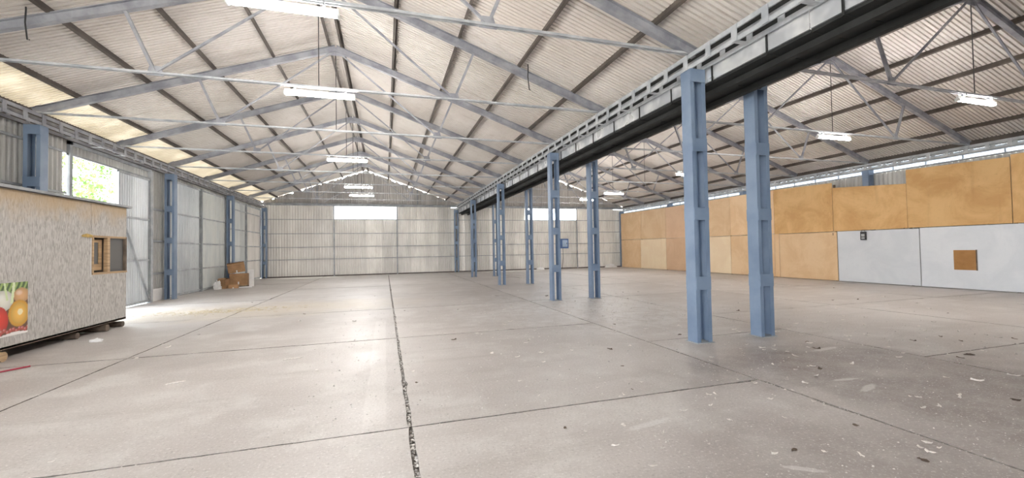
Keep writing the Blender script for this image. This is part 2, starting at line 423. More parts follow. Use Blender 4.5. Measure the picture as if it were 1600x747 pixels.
# trusses
def make_truss(label):
    t = thing('roof_truss', label, 'roof truss', (XM1, 0, 4.67)); z = -4.67; H = (XA-XL)/2
    for s in (-1, 1):
        MB().ibeam((s*(H+.05), 0, ZAP-SL*(H+.05)+z), (s*.0, 0, ZAP+z), .16, .10, .012).build('rafter', 'steel', t)
        MB().bar((s*3.03, 0, ZAP-SL*3.03-.07+z), (s*2.6, 0, 4.72+z), .055, .05).build('strut', 'steel', t)
        MB().bar((s*2.6, 0, 4.73+z), (s*.1, 0, 6.76+z), .04, .035).build('diagonal_brace', 'steel', t)
        MB().prism([(-.13, -.05), (.13, -.05), (.08, .12), (-.08, .12)], (s*2.6, -.006, 4.72+z), (1, 0, 0), (0, 0, 1), (0, .012, 0)).build('gusset_plate', 'steel', t)
        MB().prism([(0, -.08), (s*.30, .02), (s*.10, .16), (0, .12)], (-s*(H+.02), -.007, 4.74+z), (1, 0, 0), (0, 0, 1), (0, .014, 0)).build('gusset_plate', 'steel', t)
        MB().box(-H+.02, H-.02, s*.026-.013, s*.026+.013, 4.695+z, 4.73+z).build('tie_bar', 'girder', t)
    MB().prism([(-.22, -.16), (.22, -.16), (.14, .05), (-.14, .05)], (0, -.008, ZAP+z-.03), (1, 0, 0), (0, 0, 1), (0, .016, 0)).build('gusset_plate', 'steel', t)
    MB().tube([(.0, 0, ZAP-.1+z), (.0, 0, 4.73+z)], .009, 6).build('hanger_rod', 'wire', t)
    return t
LIT = (0, 3, 9, 15, 18)
first = None
for hall, XM in (('kiosk-side hall', XM1), ('board-lined hall', XM2)):
    for k in range(-2, 8):
        n = 7-k
        label = '%s gabled steel roof truss from the far end wall in the %s' % (ORD[n], hall)
        if first is None: first = make_truss(label); first.location = (XM, Y0+3*k, 4.67)
        else: copy_tree(first, (XM, Y0+3*k, 4.67), label)

# ------------------------------------------------------------------ columns
BZ = [(.85, 1.06), (1.97, 2.17), (3.08, 3.29), (4.21, 4.42)]
def make_column():
    t = thing('steel_column', 'column', 'column', (0, 0, 0))
    W, D, tk, f = .145, .11, .01, .072
    for s in (-1, 1):
        p = [(s*W, -D), (s*W, D), (s*(W-f), D), (s*(W-f), D-tk), (s*(W-tk), D-tk), (s*(W-tk), -D+tk), (s*(W-f), -D+tk), (s*(W-f), -D)]
        if s < 0: p = p[::-1]
        MB().prism(p, (0, 0, 0), (1, 0, 0), (0, 1, 0), (0, 0, 4.42)).build('channel', 'blue', t)
        for z0, z1 in BZ:
            MB().box(-W+.004, W-.004, s*(D+.006)-.006, s*(D+.006)+.006, z0, z1).build('batten_plate', 'blue', t)
    MB().box(-W-.02, W+.02, -D-.03, D+.03, 0, .012).build('base_plate', 'girt', t)
    MB().box(-W, W, -D, D, 4.405, 4.419).build('cap_plate', 'blue', t)
    return t
colA = make_column(); usedA = False
def col(X, k, label):
    global usedA
    if not usedA: colA.location = (X, Y0+6*k, 0); colA['label'] = label; usedA = True; return colA
    return copy_tree(colA, (X, Y0+6*k, 0), label)
for k in range(0, 5):
    n = ORD[4-k]
    col(XA, k, '%s blue battened steel column from the far wall, kiosk side of the gutter' % n)
    col(XB, k, '%s blue battened steel column from the far wall, board side of the gutter' % n)
    col(XR, k, '%s battened steel column from the far wall, behind the board hoarding' % n)
for k in range(1, 5):
    col(XL, k, '%s battened steel column from the far wall along the sheet-metal door wall' % ORD[4-k])

# ------------------------------------------------------------------ lattice girders and gutter
plate = MB().box(-.006, .006, -.05, .05, 4.425, 4.66).mesh('batten_plate', 'girder')
lace = MB().box(-.115, .115, -.04, .04, 4.424, 4.432).mesh('lacing_plate', 'girder')
plates = {}
def girder(X, side, label, mat='girder'):
    if mat not in plates:
        plates[mat] = plate.copy(); plates[mat].materials[0] = M[mat]
    t = thing('lattice_girder', label, 'girder', (X, 0, 0))
    for s in (-1, 1):
        for z0, z1, zi in ((4.42, 4.485, 1), (4.60, 4.67, -1)):
            MB().box(s*.12-.012, s*.12+.012, YF, YB-.1, z0, z1).build('chord', mat, t)
        y = Y0-6.0+.0; k = 0
        while y < YB-.3:
            put('batten_plate', plates[mat], t, (s*.138, y, 0))
            if s > 0 and k % 2 == 0: put('lacing_plate', lace, t, (0, y, 0))
            y += .5; k += 1
    return t
girder(XL, 1, 'long ladder-shaped steel girder along the top of the sliding door wall', 'steel')  # darker paint puts this girder's weaker light into its colour
girder(XA, -1, 'long pale ladder-shaped steel girder over the columns, kiosk side of the gutter')
girder(XB, 1, 'long ladder-shaped steel girder over the columns, board side of the gutter')
girder(XR, -1, 'long ladder-shaped steel girder above the orange and white boards')
gt = thing('roof_gutter', 'galvanised valley gutter running between the two column rows', 'gutter', (0, 0, 0))
y = YF
seg = MB()
GP = [(5.06, 4.47), (5.05, 4.47), (5.05, 4.215), (6.01, 4.215), (6.01, 4.47), (6.00, 4.47), (6.00, 4.235), (5.06, 4.235)]
gi = 0
while y < YB:
    y1 = min(y+2.0, YB-.1)
    if y1-y < .2: break
    j = R.uniform(-.004, .004)
    MB().prism([(a, b+j) for a, b in GP][::-1], (0, y, 0), (1, 0, 0), (0, 0, 1), (0, y1-y-.012, 0)).build('gutter_channel', 'gutter', gt)
    lab(MB().box(5.075, 5.985, y, y1-.01, 4.17, 4.212).build('bottom_lining', 'gutterdark', gt), 'black tarred lining under the gutter, darkened for lack of light')
    y += 2.0
y = Y0-.25-6
while y < YB-.3:
    MB().box(5.036, 5.047, y-.014, y+.014, 4.17, 4.48).box(5.036, 6.026, y-.014, y+.014, 4.158, 4.168).box(6.013, 6.024, y-.014, y+.014, 4.17, 4.48).build('gutter_bracket', 'gutterdark', gt); y += 1.0
for x in (5.040, 6.005):
    lab(MB().box(x, x+.012, YF, YB-.1, 4.485, 4.80).build('valley_shade_board', 'gutterdark', gt), 'black board added in the valley to darken the girder openings')  # dark boards added so the girder openings look like unlit space
for x in (5.3, 5.75):
    lab(MB().box(x-.05, x+.05, YF, YB-.1, 4.07, 4.157).build('support_rail', 'gutterdark', gt), 'dark rail under the gutter')

# ------------------------------------------------------------------ back wall
PW = .98; WP = PW/7
wb = struct('wall_back')
def roofz(x):
    return max(ZROOF-SL*abs(x-XM1), ZROOF-SL*abs(x-XM2))
WIN = [(-3.2, .81), (10.15, 14.35)]
def cuts():
    xs = [-7.6]
    for a, b in WIN: xs += [a, b]
    xs.append(18.75); return xs
cx = cuts()
for i in range(len(cx)-1):
    a, b = cx[i], cx[i+1]; n = max(1, round((b-a)/PW)); wd = (b-a)/n; win = i % 2 == 1
    for k in range(n):
        x = a+k*wd
        top = 3.73 if win else 4.62
        if 4.9 < x+wd/2 < 6.0 or x+wd > 18.0: top = 4.58
        MB().wave(wd, 0, top, wd/7, .018, .006, 6, True).build('wall_sheet', 'cream', wb, (x, YB+R.uniform(0, .008), R.uniform(0, .02)))
x = -7.6
while x < 18.7:
    wd = min(PW, 18.75-x)
    xx = x
    ends = (roofz(x), roofz(x+wd/2), roofz(x+wd))
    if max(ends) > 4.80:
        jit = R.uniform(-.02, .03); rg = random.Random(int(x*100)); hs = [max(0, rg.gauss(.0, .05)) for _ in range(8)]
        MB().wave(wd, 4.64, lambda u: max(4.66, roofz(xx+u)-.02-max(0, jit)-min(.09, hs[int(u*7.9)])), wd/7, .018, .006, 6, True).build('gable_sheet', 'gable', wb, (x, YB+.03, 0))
    x += wd
for X0, X1 in ((-7.3, 4.95), (6.1, 18.4)):
    MB().ibeam((X0, YB-.08, 4.70), (X1, YB-.08, 4.70), .16, .1, .012).build('wall_beam', 'girt', wb)
for a, b in ((-7.55, 18.4),):
    for z in (3.75, 2.8, 1.92, 1.13):
        if z > 3.7:
            MB().box(-7.55, 18.4, YB-.075, YB-.03, z-.055, z-.015).build('girt', 'girt', wb)
        else: MB().box(a, b, YB-.075, YB-.03, z-.02, z+.02).build('girt', 'girt', wb)
MB().box(-7.4, 18.4, YB-.1, YB-.02, 0, .07).build('sole_plate', 'purlin', wb)
for x in (-3.2, .81, 10.15, 14.35): MB().box(x-.04, x+.04, YB-.12, YB-.08, 0, 4.62).build('mullion', 'girt', wb)
for x in (-4.2, 2.2): MB().box(x-.04, x+.04, YB-.12, YB-.05, 4.78, roofz(x)-.1).build('mullion', 'girt', wb)
for (a, b) in ((-1.0, -2.9), (14.1, 16.0)):
    MB().bar((a-.3, YB-.16, 6.3), (b-.9, YB-.16, 4.85), .06, .05).build('diagonal_brace', 'girder', wb)
for wi, (a, b) in enumerate(WIN):
    wn = struct('window_%d' % (wi+1)); m = (a+b)/2
    for p, q in ((a, m), (m, b)):
        MB().box(p+.02, q-.02, YB, YB+.008, 3.76, 4.60).build('pane', 'pane', wn)
    MB().box(a, b, YB-.01, YB+.03, 3.72, 3.76).box(a, b, YB-.01, YB+.03, 4.60, 4.64).box(m-.02, m+.02, YB-.01, YB+.02, 3.76, 4.6).build('window_frame', 'frame', wn)

# front wall behind the photographer: daylight opening added in hall one, hall two closed
wf = struct('wall_front')
x = 4.9
while x < 18.7:
    wd = min(PW, 18.75-x); xx = x
    MB().wave(wd, 0, lambda u: max(4.3, roofz(xx+u)-.06), wd/7, .018, .006, 4, True).build('wall_sheet', 'cream', wf, (x, YF+.02, 0)); x += wd
x = -7.6
while x < 4.85:
    wd = min(PW, 4.9-x); xx = x
    MB().wave(wd, 4.25, lambda u: max(4.3, roofz(xx+u)-.06), wd/7, .018, .006, 4, True).build('wall_sheet', 'cream', wf, (x, YF+.02, 0)); x += wd
for a, b in ((-7.6, -6.5), (-1.5, 1.7), (1.7, 4.9)): MB().wave(b-a, 0, 4.25, .14, .018, .006, 4, True).build('wall_sheet', 'cream', wf, (a, YF+.02, 0))

# ------------------------------------------------------------------ left wall
wl = struct('wall_left')
lab(MB().box(-7.48, -7.455, YF, YB-.1, 4.44, 4.88).build('fascia_board', 'purlin', wl), 'dark brown eaves board'); XW = -7.52
rotY = (0, 0, math.pi/2)       # sheet runs along +Y, its face turned to the hall
def lsheets(root, ya, yb, z0, z1, mat, name='wall_sheet', x=XW-.008, wd=PW, off=.008):
    n = max(1, round((yb-ya)/wd)); d = (yb-ya)/n
    for k in range(n):
        MB().wave(d, z0, z1, d/max(2, round(d/.14)), .022, .006, 6, True).build(name, mat, root, (x+R.uniform(0, off), ya+k*d, 0), rotY)
lsheets(wl, YF, -5.5, 0, 4.3, 'wallgrey')      # unseen open bay added behind the photographer to let daylight in
lsheets(wl, YF, 11.6, 4.3, 4.895, 'wallgrey')
lsheets(wl, .5, 11.6, 0, 4.3, 'wallgrey')
lsheets(wl, 11.6, 12.92, 0, 4.895, 'wallgrey')
lsheets(wl, 12.92, 16.75, 4.12, 4.895, 'wallgrey')
lsheets(wl, 16.75, 17.96, 0, 4.895, 'wallgrey')
for z in (4.13, 3.12, 2.04, .94):
    MB().box(XW+.02, XW+.07, 4.6, 12.92, z-.025, z+.025).build('girt', 'girt', wl)
    if z < 4: MB().box(XW+.02, XW+.07, 16.85, 17.9, z-.03, z+.03).build('girt', 'girt', wl)
MB().box(XW+.0, XW+.09, 13.00, 13.10, 0, 4.42).build('door_post', 'girt', wl)
MB().box(XW+.0, XW+.11, 16.72, 16.84, 0, 4.36).build('door_post', 'girder', wl)
MB().box(XW+.02, XW+.09, 13.0, 16.8, 4.34, 4.42).build('door_track', 'girt', wl)
MB().box(XW+.02, XW+.07, 13.0, 16.8, 4.08, 4.13).build('lintel', 'girt', wl)
lab(MB().box(XW+.03, XW+.06, 16.86, 17.75, 0.01, .42).build('kick_plate', 'white', wl), 'pale kick plate at the foot of the wall')
MB().box(XW-.06, XW-.03, 17.9, YB, 0, .08).build('sole_plate', 'purlin', wl)
lsheets(wl, 23.75, 24.15, 0, 4.3, 'wallgrey')
lsheets(wl, 17.96, YB, 4.30, 4.895, 'wallgrey')

def door(num, ya, yb, top, mat, rails, brace=None, xoff=.0, stile=.05, back=False):
    d = struct('door_%d' % num); x = XW+xoff
    n = max(1, round((yb-ya)/1.0)); wd = (yb-ya)/n
    for k in range(n):
        MB().wave(wd, .02, top, wd/7, .030, .005, 8, True).build('door_sheet', mat, d, (x-.006, ya+k*wd, 0), rotY)
    for z in rails: MB().box(x+.02, x+.06, ya, yb, z-.025, z+.025).build('rail', 'girder', d)
    MB().box(x+.02, x+.06, ya, yb, top-.05, top).build('rail', 'girder', d)
    MB().box(x+.02, x+.06, ya, yb, .06, .11).build('rail', 'girder', d)
    for y in (ya, yb-stile): MB().box(x+.018, x+.066, y, y+stile, .05, top).build('stile', 'girt' if stile > .04 else 'girder', d)
    if brace: MB().bar(brace[0], brace[1], .05, .03, (1, 0, 0)).build('diagonal_brace', 'girder', d)
    return d
door(1, 15.0, 16.72, 4.08, 'galv', (2.73, 1.41), ((XW+.09, 15.15, 2.75), (XW+.09, 16.64, .15)), .02)
door(2, 17.97, 20.74, 4.32, 'galv', (3.11, 2.01, .98))
door(3, 20.86, 23.74, 4.32, 'doorwhite', (3.11, 2.01, .98))
door(4, 24.16, 26.76, 4.32, 'doorwhite', (3.88, 2.84, 1.98, 1.15))
door(5, 26.88, YB-.1, 4.32, 'cream', (3.88, 2.84, 1.98, 1.15))
for a, b in ((20.745, 20.855), (26.765, 26.875)): MB().box(XW-.03, XW+.1, a, b, 0, 4.35).build('door_post', 'girt', wl)

# ------------------------------------------------------------------ right wall and its boards
wr = struct('wall_right'); XO = 18.52
def rsheets(ya, yb, z0, z1):
    n = max(1, round((yb-ya)/1.5)); d = (yb-ya)/n
    for k in range(n): MB().wave(d, z0, z1, .15, .016, .006, 4, True).build('wall_sheet', 'wallgrey', wr, (XO, ya+k*d, 0), rotY)
rsheets(YF, YB, 0, 4.28)
MB().box(XO-.03, XO, YF, YB, 4.585, 4.9).build('fascia_board', 'purlin', wr)
MB().box(XO-.06, XO-.01, YF, YB, 4.26, 4.31).build('girt', 'girt', wr)
w3 = struct('window_3')
y = YF+.1
while y < YB-.4:
    y1 = min(y+1.0, YB-.1)
    MB().box(XO-.004, XO+.004, y+.015, y1-.015, 4.32, 4.55).build('pane', 'stripane', w3)
    MB().box(XO-.02, XO+.02, y1-.014, y1+.014, 4.30, 4.56).build('mullion', 'girt', w3); y += 1.0
MB().box(XO-.02, XO+.02, YF, YB, 4.55, 4.58).build('window_frame', 'girt', w3)

hb = thing('board_hoarding', 'tall hoarding of orange, tan and white boards lining the side wall', 'hoarding', (17.9, 0, 0))
def board(ya, yb, za, zb, zc, mat, text, x=.0):   # za bottom; zb top at ya; zc top at yb
    g = .003
    MBo = MB().prism([(ya+g, za), (yb-g, za), (yb-g, zc), (ya+g, zb)], (x, 0, 0), (0, 1, 0), (0, 0, 1), (.018, 0, 0))
    lab(MBo.build('board', mat, hb), text)
UP = 'orange upper board'
board(4.9, 7.54, 2.07, 4.12, 4.12, 'orange', UP)
board(7.55, 10.16, 2.07, 4.06, 4.15, 'orange', UP, -.004)
board(10.17, 12.75, 2.06, 3.66, 3.88, 'orange', 'short orange upper board with slanting top', .004)
board(12.76, 15.50, 2.06, 4.09, 4.18, 'orange', UP)
board(15.51, 18.16, 2.08, 4.18, 4.18, 'tan', 'tan upper board', -.004)
board(18.17, 20.88, 2.08, 4.16, 4.16, 'tan', 'tan upper board')
board(20.89, 23.60, 2.10, 4.14, 4.14, 'pinktan', 'pinkish upper board', .003)
board(23.61, 26.40, 2.12, 4.15, 4.18, 'tan', 'tan upper board')
board(26.41, 29.1, 2.14, 4.18, 4.2, 'tan', 'tan upper board')
board(4.9, 7.1, .02, 2.05, 2.05, 'whiteboard', 'white lower board')
board(7.1, 9.82, .02, 2.05, 2.05, 'whiteboard', 'white lower board with a brown patch', -.003)
board(9.84, 12.60, .02, 2.03, 2.05, 'whiteboard', 'white lower board under a black switch box')
board(12.62, 15.26, .02, 2.04, 2.04, 'tan', 'pale yellow lower board', -.005)
board(15.28, 15.52, .02, 2.06, 2.06, 'tan', 'narrow tan strip board', .004)
board(15.53, 18.18, .02, 2.06, 2.06, 'tan', 'tan lower board')
board(18.19, 20.88, .02, 2.06, 2.06, 'lighttan', 'light wood lower board')
board(20.89, 23.60, .02, 2.09, 2.09, 'pinktan', 'pinkish lower board')
board(23.61, 26.50, .02, 2.10, 2.10, 'lighttan', 'very light wood lower board', -.003)
board(26.51, 29.1, .02, 2.12, 2.12, 'tan', 'tan lower board')
lab(MB().box(-.018, -.006, 8.39, 8.93, .63, 1.27).build('patch_board', 'patch', hb), 'square brown wood patch on the white board')
MB().box(-.021, -.004, 8.36, 8.39, .62, 1.28).build('patch_trim', 'darkwood', hb)
for y in (7.5, 10.1, 12.7, 15.5, 18.2, 20.9, 23.6, 26.4, 28.9):
    MB().box(.022, .08, y-.03, y+.03, 0, 4.0).build('batten', 'darkwood', hb)
for y in (10.3, 12.8): MB().box(-.012, -.004, y-.04, y-.02, 1.9 if y > 12 else 2.05, 2.0 if y > 12 else 2.08).build('clip', 'black', hb)

sb = thing('switch_box', 'small black switch box on the white board below the slanting orange board', 'switch box', (17.86, 11.6, 1.66))
MB().box(-.02, .035, -.095, .095, .02, .34).build('housing', 'black', sb)
MB().box(-.026, -.02, -.06, .06, .06, .12).build('label_plate', 'label', sb)
MB().box(-.026, -.02, -.06, .06, .15, .25).build('switch_face', 'label', sb)
MB().tube([(0, -.06, .34), (0, -.05, .40), (0, .05, .40), (0, .06, .34)], .008, 6).build('handle', 'black', sb)

# ------------------------------------------------------------------ lamps
def make_lamp(label):
    t = thing('tube_lamp', label, 'lamp', (0, 0, 4.6), None, 'lit tube lamps hung on the truss ties')
    hs = MB().box(-.62, .62, -.022, .022, .036, .075).build('housing', 'lampbody', t)
    MB().tube([(-.60, 0, .0), (.60, 0, .0)], .034, 10).build('tube', 'tube', t)
    for s in (-1, 1):
        MB().box(s*.615-.012, s*.615+.012, -.045, .045, -.035, .035).build('end_cap', 'lampbody', t)
        MB().box(s*.45-.01, s*.45+.01, -.06, .06, .075, .14).build('hanger', 'girt', hs)
    return t
lamp0 = None
for hall, XM in (('kiosk-side hall', XM1), ('board-lined hall', XM2)):
    for k in LIT:
        label = 'lit white tube lamp on the %s truss from the far wall in the %s' % (ORD[7-k//3], hall)
        if lamp0 is None: lamp0 = make_lamp(label); lamp0.location = (XM+.03, Y0+k, 4.56)
        else: copy_tree(lamp0, (XM+.03, Y0+k, 4.56), label)

# ------------------------------------------------------------------ kiosk
KX, KB, KY0, KY1 = -5.55, -6.95, 6.4, 11.48
kz0, kz1 = .17, 2.62
kk = thing('osb_kiosk', 'grey weathered chipboard kiosk with flat felt roof against the door wall', 'kiosk', (-6.25, 9, 0))
def kb(x0, x1, y0, y1, z0, z1, name, mat, par=None):
    return MB().box(x0+6.25, x1+6.25, y0-9, y1-9, z0, z1).build(name, mat, par or kk)
kb(KX-.018, KX, KY0, 7.86, kz0, kz1, 'wall_panel', 'osb')
kb(KX-.018, KX, 7.866, 10.30, kz0, kz1, 'wall_panel', 'osb')
kb(KX-.018, KX, 10.308, KY1, kz0, 1.20, 'wall_panel', 'osb')
kb(KX-.018, KX, 10.308, KY1, 1.97, kz1, 'wall_panel', 'osb')
kb(KX-.06, KX-.02, KY1-.012, KY1, 1.20, 1.97, 'wall_panel', 'osb')
kb(KB, KX-.02, KY1-.018, KY1, kz0, kz1, 'wall_panel', 'osb')
kb(KB, KX-.02, KY0, KY0+.018, kz0, kz1, 'wall_panel', 'osb')
kb(KB, KB+.018, KY0+.02, KY1-.02, kz0, kz1, 'wall_panel', 'osb')
kb(KB, KX, KY0, KY1, kz0-.015, kz0+.03, 'floor_deck', 'darkwood')
kb(KX-.002, KX+.006, 10.296, 10.312, 1.15, 2.0, 'edge_trim', 'white')
wf_ = kb(KX-.05, KX+.012, 10.33, 10.375, 1.20, 1.97, 'window', 'wood')
kb(KX-.05, KX+.012, KY1-.05, KY1-.005, 1.20, 1.97, 'window_frame', 'darkwood', wf_)
kb(KX-.05, KX+.012, 10.33, KY1, 1.935, 1.975, 'window_frame', 'wood', wf_)
kb(KX-.05, KX+.018, 10.33, KY1, 1.19, 1.23, 'window_sill', 'wood', wf_)
kb(KX-.06, KX+.010, 10.80, 10.885, 1.23, 1.935, 'window_frame', 'wood', wf_)
sash = kb(KX-.12, KX-.085, 10.375, 10.80, 1.84, 1.90, 'window_sash', 'wood', wf_)
kb(KX-.12, KX-.085, 10.375, 10.80, 1.27, 1.40, 'window_sash', 'wood', wf_)
kb(KX-.12, KX-.085, 10.70, 10.80, 1.40, 1.84, 'window_sash', 'wood', wf_)
kb(KX-.108, KX-.100, 10.375, 10.70, 1.40, 1.84, 'pane', 'dirtypane', wf_)
kb(KX-.045, KX-.038, 10.885, KY1-.05, 1.23, 1.935, 'pane', 'dirtypane', wf_)
MB().tube([(KX+6.26, 10.04-9, 1.955), (KX+6.265, 10.15-9, 1.965), (KX+6.262, 10.29-9, 1.955)], [.02, .035, .03], 8).build('foam_bead', 'foam', kk)
rf = MB().prism([(KB-.06, 2.58), (KX+.07, 2.625), (KX+.07, 2.665), (KB-.06, 2.62)], (6.25, KY0-.1-9, 0), (1, 0, 0), (0, 0, 1), (0, KY1-KY0+.16, 0)).build('roof_slab', 'roofing', kk)
kb(KX+.071, KX+.08, KY0-.1, KY1+.06, 2.628, 2.672, 'roof_edge', 'girt')
for nm, y, xx, r in (('log', 8.23, -5.55, .075), ('log', 10.0, -5.66, .06), ('log', 10.78, -5.60, .07), ('log', 11.35, -5.62, .06)):
    o = MB().tube([(xx-.55, y, r), (xx, y, r), (xx+.08, y, r)], [r*.95, r, r], 14).build('support_log', 'wood' if y < 9 else 'darkwood')
    tag(o, {8.23: 'pale cut log under the corner of the chipboard kiosk near the fruit poster', 10.0: 'dark log under the middle of the kiosk', 10.78: 'dark log under the kiosk beneath its window', 11.35: 'dark log under the kiosk end next to the open side door'}[y], 'log')
# fruit poster: a flat print
def poster():
    Y_0, Y_1, Z0, Z1 = 7.45, 8.785, .35, 1.17; nx, nz = 140, 90
    mb = MB(); cols = []
    def shade(y, z):
        c = (.20, .30, .10)
        t = math.sin(y*70+math.sin(z*20)*2)
        if z > .98: c = (.24+.1*t, .36+.1*t, .14) if t > 0 else (.08, .14, .05)
        else: c = (.16, .08, .05)
        def ell(cy, cz, ry, rz, col, hl=(1, 1, 1), hk=.35):
            nonlocal c
            d = ((y-cy)/ry)**2+((z-cz)/rz)**2
            if d < 1:
                k = 1-.35*d; h = max(0, 1-(((y-cy+.3*ry)/(.5*ry))**2+((z-cz-.35*rz)/(.4*rz))**2))*hk
                c = tuple(a*k*(1-h)+b*h for a, b in zip(col, hl))
        ell(8.66, .96, .15, .12, (.72, .42, .20)); ell(8.32, .90, .19, .16, (.80, .80, .72))
        if abs(y-8.50-(z-1)*.12) < .025 and z > .85: c = (.72, .80, .52)
        if abs(y-8.38+(z-1)*.2) < .018 and z > .9: c = (.62, .74, .42)
        ell(8.05, .85, .17, .2, (.70, .55, .12)); ell(7.8, .8, .2, .25, (.25, .42, .08)); ell(7.6, .62, .2, .22, (.75, .35, .05))
        ell(8.25, .60, .17, .22, (.72, .06, .04)); ell(7.98, .52, .16, .17, (.70, .05, .04)); ell(8.22, .43, .09, .09, (.80, .16, .14))
        ell(8.62, .68, .20, .21, (.88, .46, .06), hk=0)
        ell(8.62, .68, .155, .165, (.92, .56, .12), hk=0)
        d = math.hypot(y-8.64, z-.70)
        if d < .05: c = (.95, .86, .55)
        for q in range(10):
            ell(8.30+.055*q, .43+.02*math.sin(q*2.2), .035, .035, (.55, .12, .10))
        if z < .385+.015*math.sin(y*9): c = (.85, .82, .80)
        return c
    for j in range(nz+1):
        for i in range(nx+1):
            y, z = Y_0+(Y_1-Y_0)*i/nx, Z0+(Z1-Z0)*j/nz
            mb.v.append((.003, y-Y_0, z-Z0)); cols.append(shade(y, z))
    for j in range(nz):
        for i in range(nx):
            a = j*(nx+1)+i; mb.f.append((a, a+1, a+nx+2, a+nx+1))
    o = mb.build('fruit_poster', 'print', None, (KX+.001, Y_0, Z0))
    at = o.data.color_attributes.new('print', 'FLOAT_COLOR', 'POINT')
    at.data.foreach_set('color', [v for c in cols for v in (*c, 1)])
    tag(o, 'printed banner of peppers, onions and a cut orange on the chipboard kiosk', 'poster')
poster()

# ------------------------------------------------------------------ box on the column
bx = thing('electric_box', 'small blue electric box fixed to a column between the two halls', 'electric box', (5.14, 11.55, 1.55))
MB().box(-.125, .125, -.06, .06, .0, .29).build('housing', 'boxblue', bx)
dp = MB().box(-.07, .09, -.068, -.06, .05, .25).build('door_panel', 'boxface', bx)
MB().box(.06, .075, -.076, -.068, .13, .17).build('latch', 'black', dp)
MB().tube([(-.03, 0, .0), (-.03, .0, -.3), (-.06, .02, -.6)], .008, 6).build('cable', 'wire', bx)

# ------------------------------------------------------------------ cardboard pile
def carton(label, loc, size, rz, tilt=(0, 0), flaps=True, open_=False):
    t = thing('cardboard_box', label, 'box', loc, (tilt[0], tilt[1], rz), 'cardboard boxes piled by the sliding doors')
    a, b, c = size; k = .006
    m = MB().box(-a/2, a/2, -b/2, -b/2+k, 0, c).box(-a/2, a/2, b/2-k, b/2, 0, c).box(-a/2, -a/2+k, -b/2, b/2, 0, c).box(a/2-k, a/2, -b/2, b/2, 0, c).box(-a/2, a/2, -b/2, b/2, 0, k)
    m.build('carton', 'card', t)
    if flaps:
        up = .5 if open_ else .03
        for s in (-1, 1):
            MB().bar((0, s*b/2, c), (0, s*(b/2-b*.46*math.cos(up*2)), c+b*.46*math.sin(up)*.6+.006), a*.98, .006, (1, 0, 0)).build('flap', 'card', t)
    MB().box(-.025, .025, -b/2-.003, -b/2, 0, c*.3).build('tape', 'white', t)
    return t
pl = thing('pallet', 'low wooden pallet under the cardboard boxes', 'pallet', (-6.68, 22.75, 0))
for i in range(5): MB().box(-.45, .45, -.5+i*.22, -.36+i*.22, .085, .105).build('board', 'wood', pl)
for x in (-.42, 0, .36): MB().box(x-.0, x+.08, -.5, .52, 0, .085).build('runner', 'darkwood', pl)
carton('big brown cardboard box at the bottom of the pile on the pallet', (-6.60, 22.7, .106), (.72, .55, .52), .15, flaps=False)
carton('dented brown cardboard box lying tilted on top of the pile', (-6.70, 22.68, .72), (.68, .5, .36), .3, (.12, -.14), True, True)
carton('small brown cardboard box on the floor beside the pallet', (-7.02, 21.98, .0), (.32, .34, .42), -.2, (0, 0), True, True)
carton('small flat cardboard box under the big box pile next to the pallet', (-6.62, 21.98, .0), (.38, .22, .16), .1, (0, 0), False)
o = MB().box(-.10, .10, -.012, .012, 0, .82).build('white_panel', 'white', None, (-6.10, 22.72, .0), (0.02, 0, .25))
tag(o, 'narrow white panel standing against the cardboard boxes', 'panel')
o = MB().box(-.28, .28, -.06, .06, 0, .05).build('foam_slab', 'white', None, (-6.22, 22.12, .0), (0, 0, .1))
tag(o, 'white foam slab lying on the floor before the cardboard boxes', 'slab')
def lump(name, label, cat, loc, sx, sy, sz, mat, seed, group=None):
    r = random.Random(seed); mb = MB(); nu, nv = 12, 6; ph = [r.uniform(0, 6) for _ in range(4)]
    for j in range(nv+1):
        for i in range(nu):
            a = i/nu*2*math.pi; e = j/nv*math.pi/2
            k = 1+.18*math.sin(3*a+ph[0])+.15*math.sin(5*e+2*a+ph[1])+r.uniform(-.1, .1)
            mb.v.append((sx*k*math.cos(a)*math.cos(e), sy*k*math.sin(a)*math.cos(e), max(0, sz*math.sin(e)*(k if j else 0))))
    for j in range(nv):
        for i in range(nu): mb.f.append((j*nu+i, j*nu+(i+1) % nu, (j+1)*nu+(i+1) % nu, (j+1)*nu+i))
    mb.f.append(tuple(range(nu-1, -1, -1)))
    return tag(mb.build(name, mat, None, loc), label, cat, group)
lump('plastic_bag', 'crumpled pale sack leaning by the wall next to the small cardboard box', 'sack', (-7.15, 21.6, 0), .14, .16, .34, 'bag', 3)
lump('plastic_bag', 'crumpled white plastic bag at the foot of the far wall under the window', 'bag', (11.1, 29.3, 0), .3, .2, .14, 'bag', 5)
lump('plastic_bag', 'heap of white plastic sheeting in the far corner beside the boards', 'bag', (16.9, 29.2, 0), .5, .22, .22, 'bag', 9)
lump('crumpled_paper', 'crumpled white paper on the floor just outside the kiosk edge', 'paper', (-5.05, 9.55, 0), .10, .07, .05, 'bag', 12)
o = MB().tube([(-5.55, 6.65, .012), (-5.1, 7.3, .014), (-4.84, 7.72, .012)], .011, 8).build('red_stick', 'red'); tag(o, 'thin dark red stick lying on the floor before the kiosk', 'stick')

for (x, y, a, L, lb) in ((-1.31, 6.86, .25, .26, 'longer pale wood sliver on the floor between the kiosk and the long joint'), (-2.45, 6.10, .5, .2, 'short pale wood sliver lying on the floor in front of the kiosk window')):
    o = MB().prism([(-L/2, -.012), (L/2-.03, -.02), (L/2, .008), (-L/2+.02, .018)], (0, 0, 0), (1, 0, 0), (0, 1, 0), (0, 0, .007)).build('wood_sliver', 'leafpale', None, (x, y, .001), (0, 0, a))
    tag(o, lb, 'sliver')
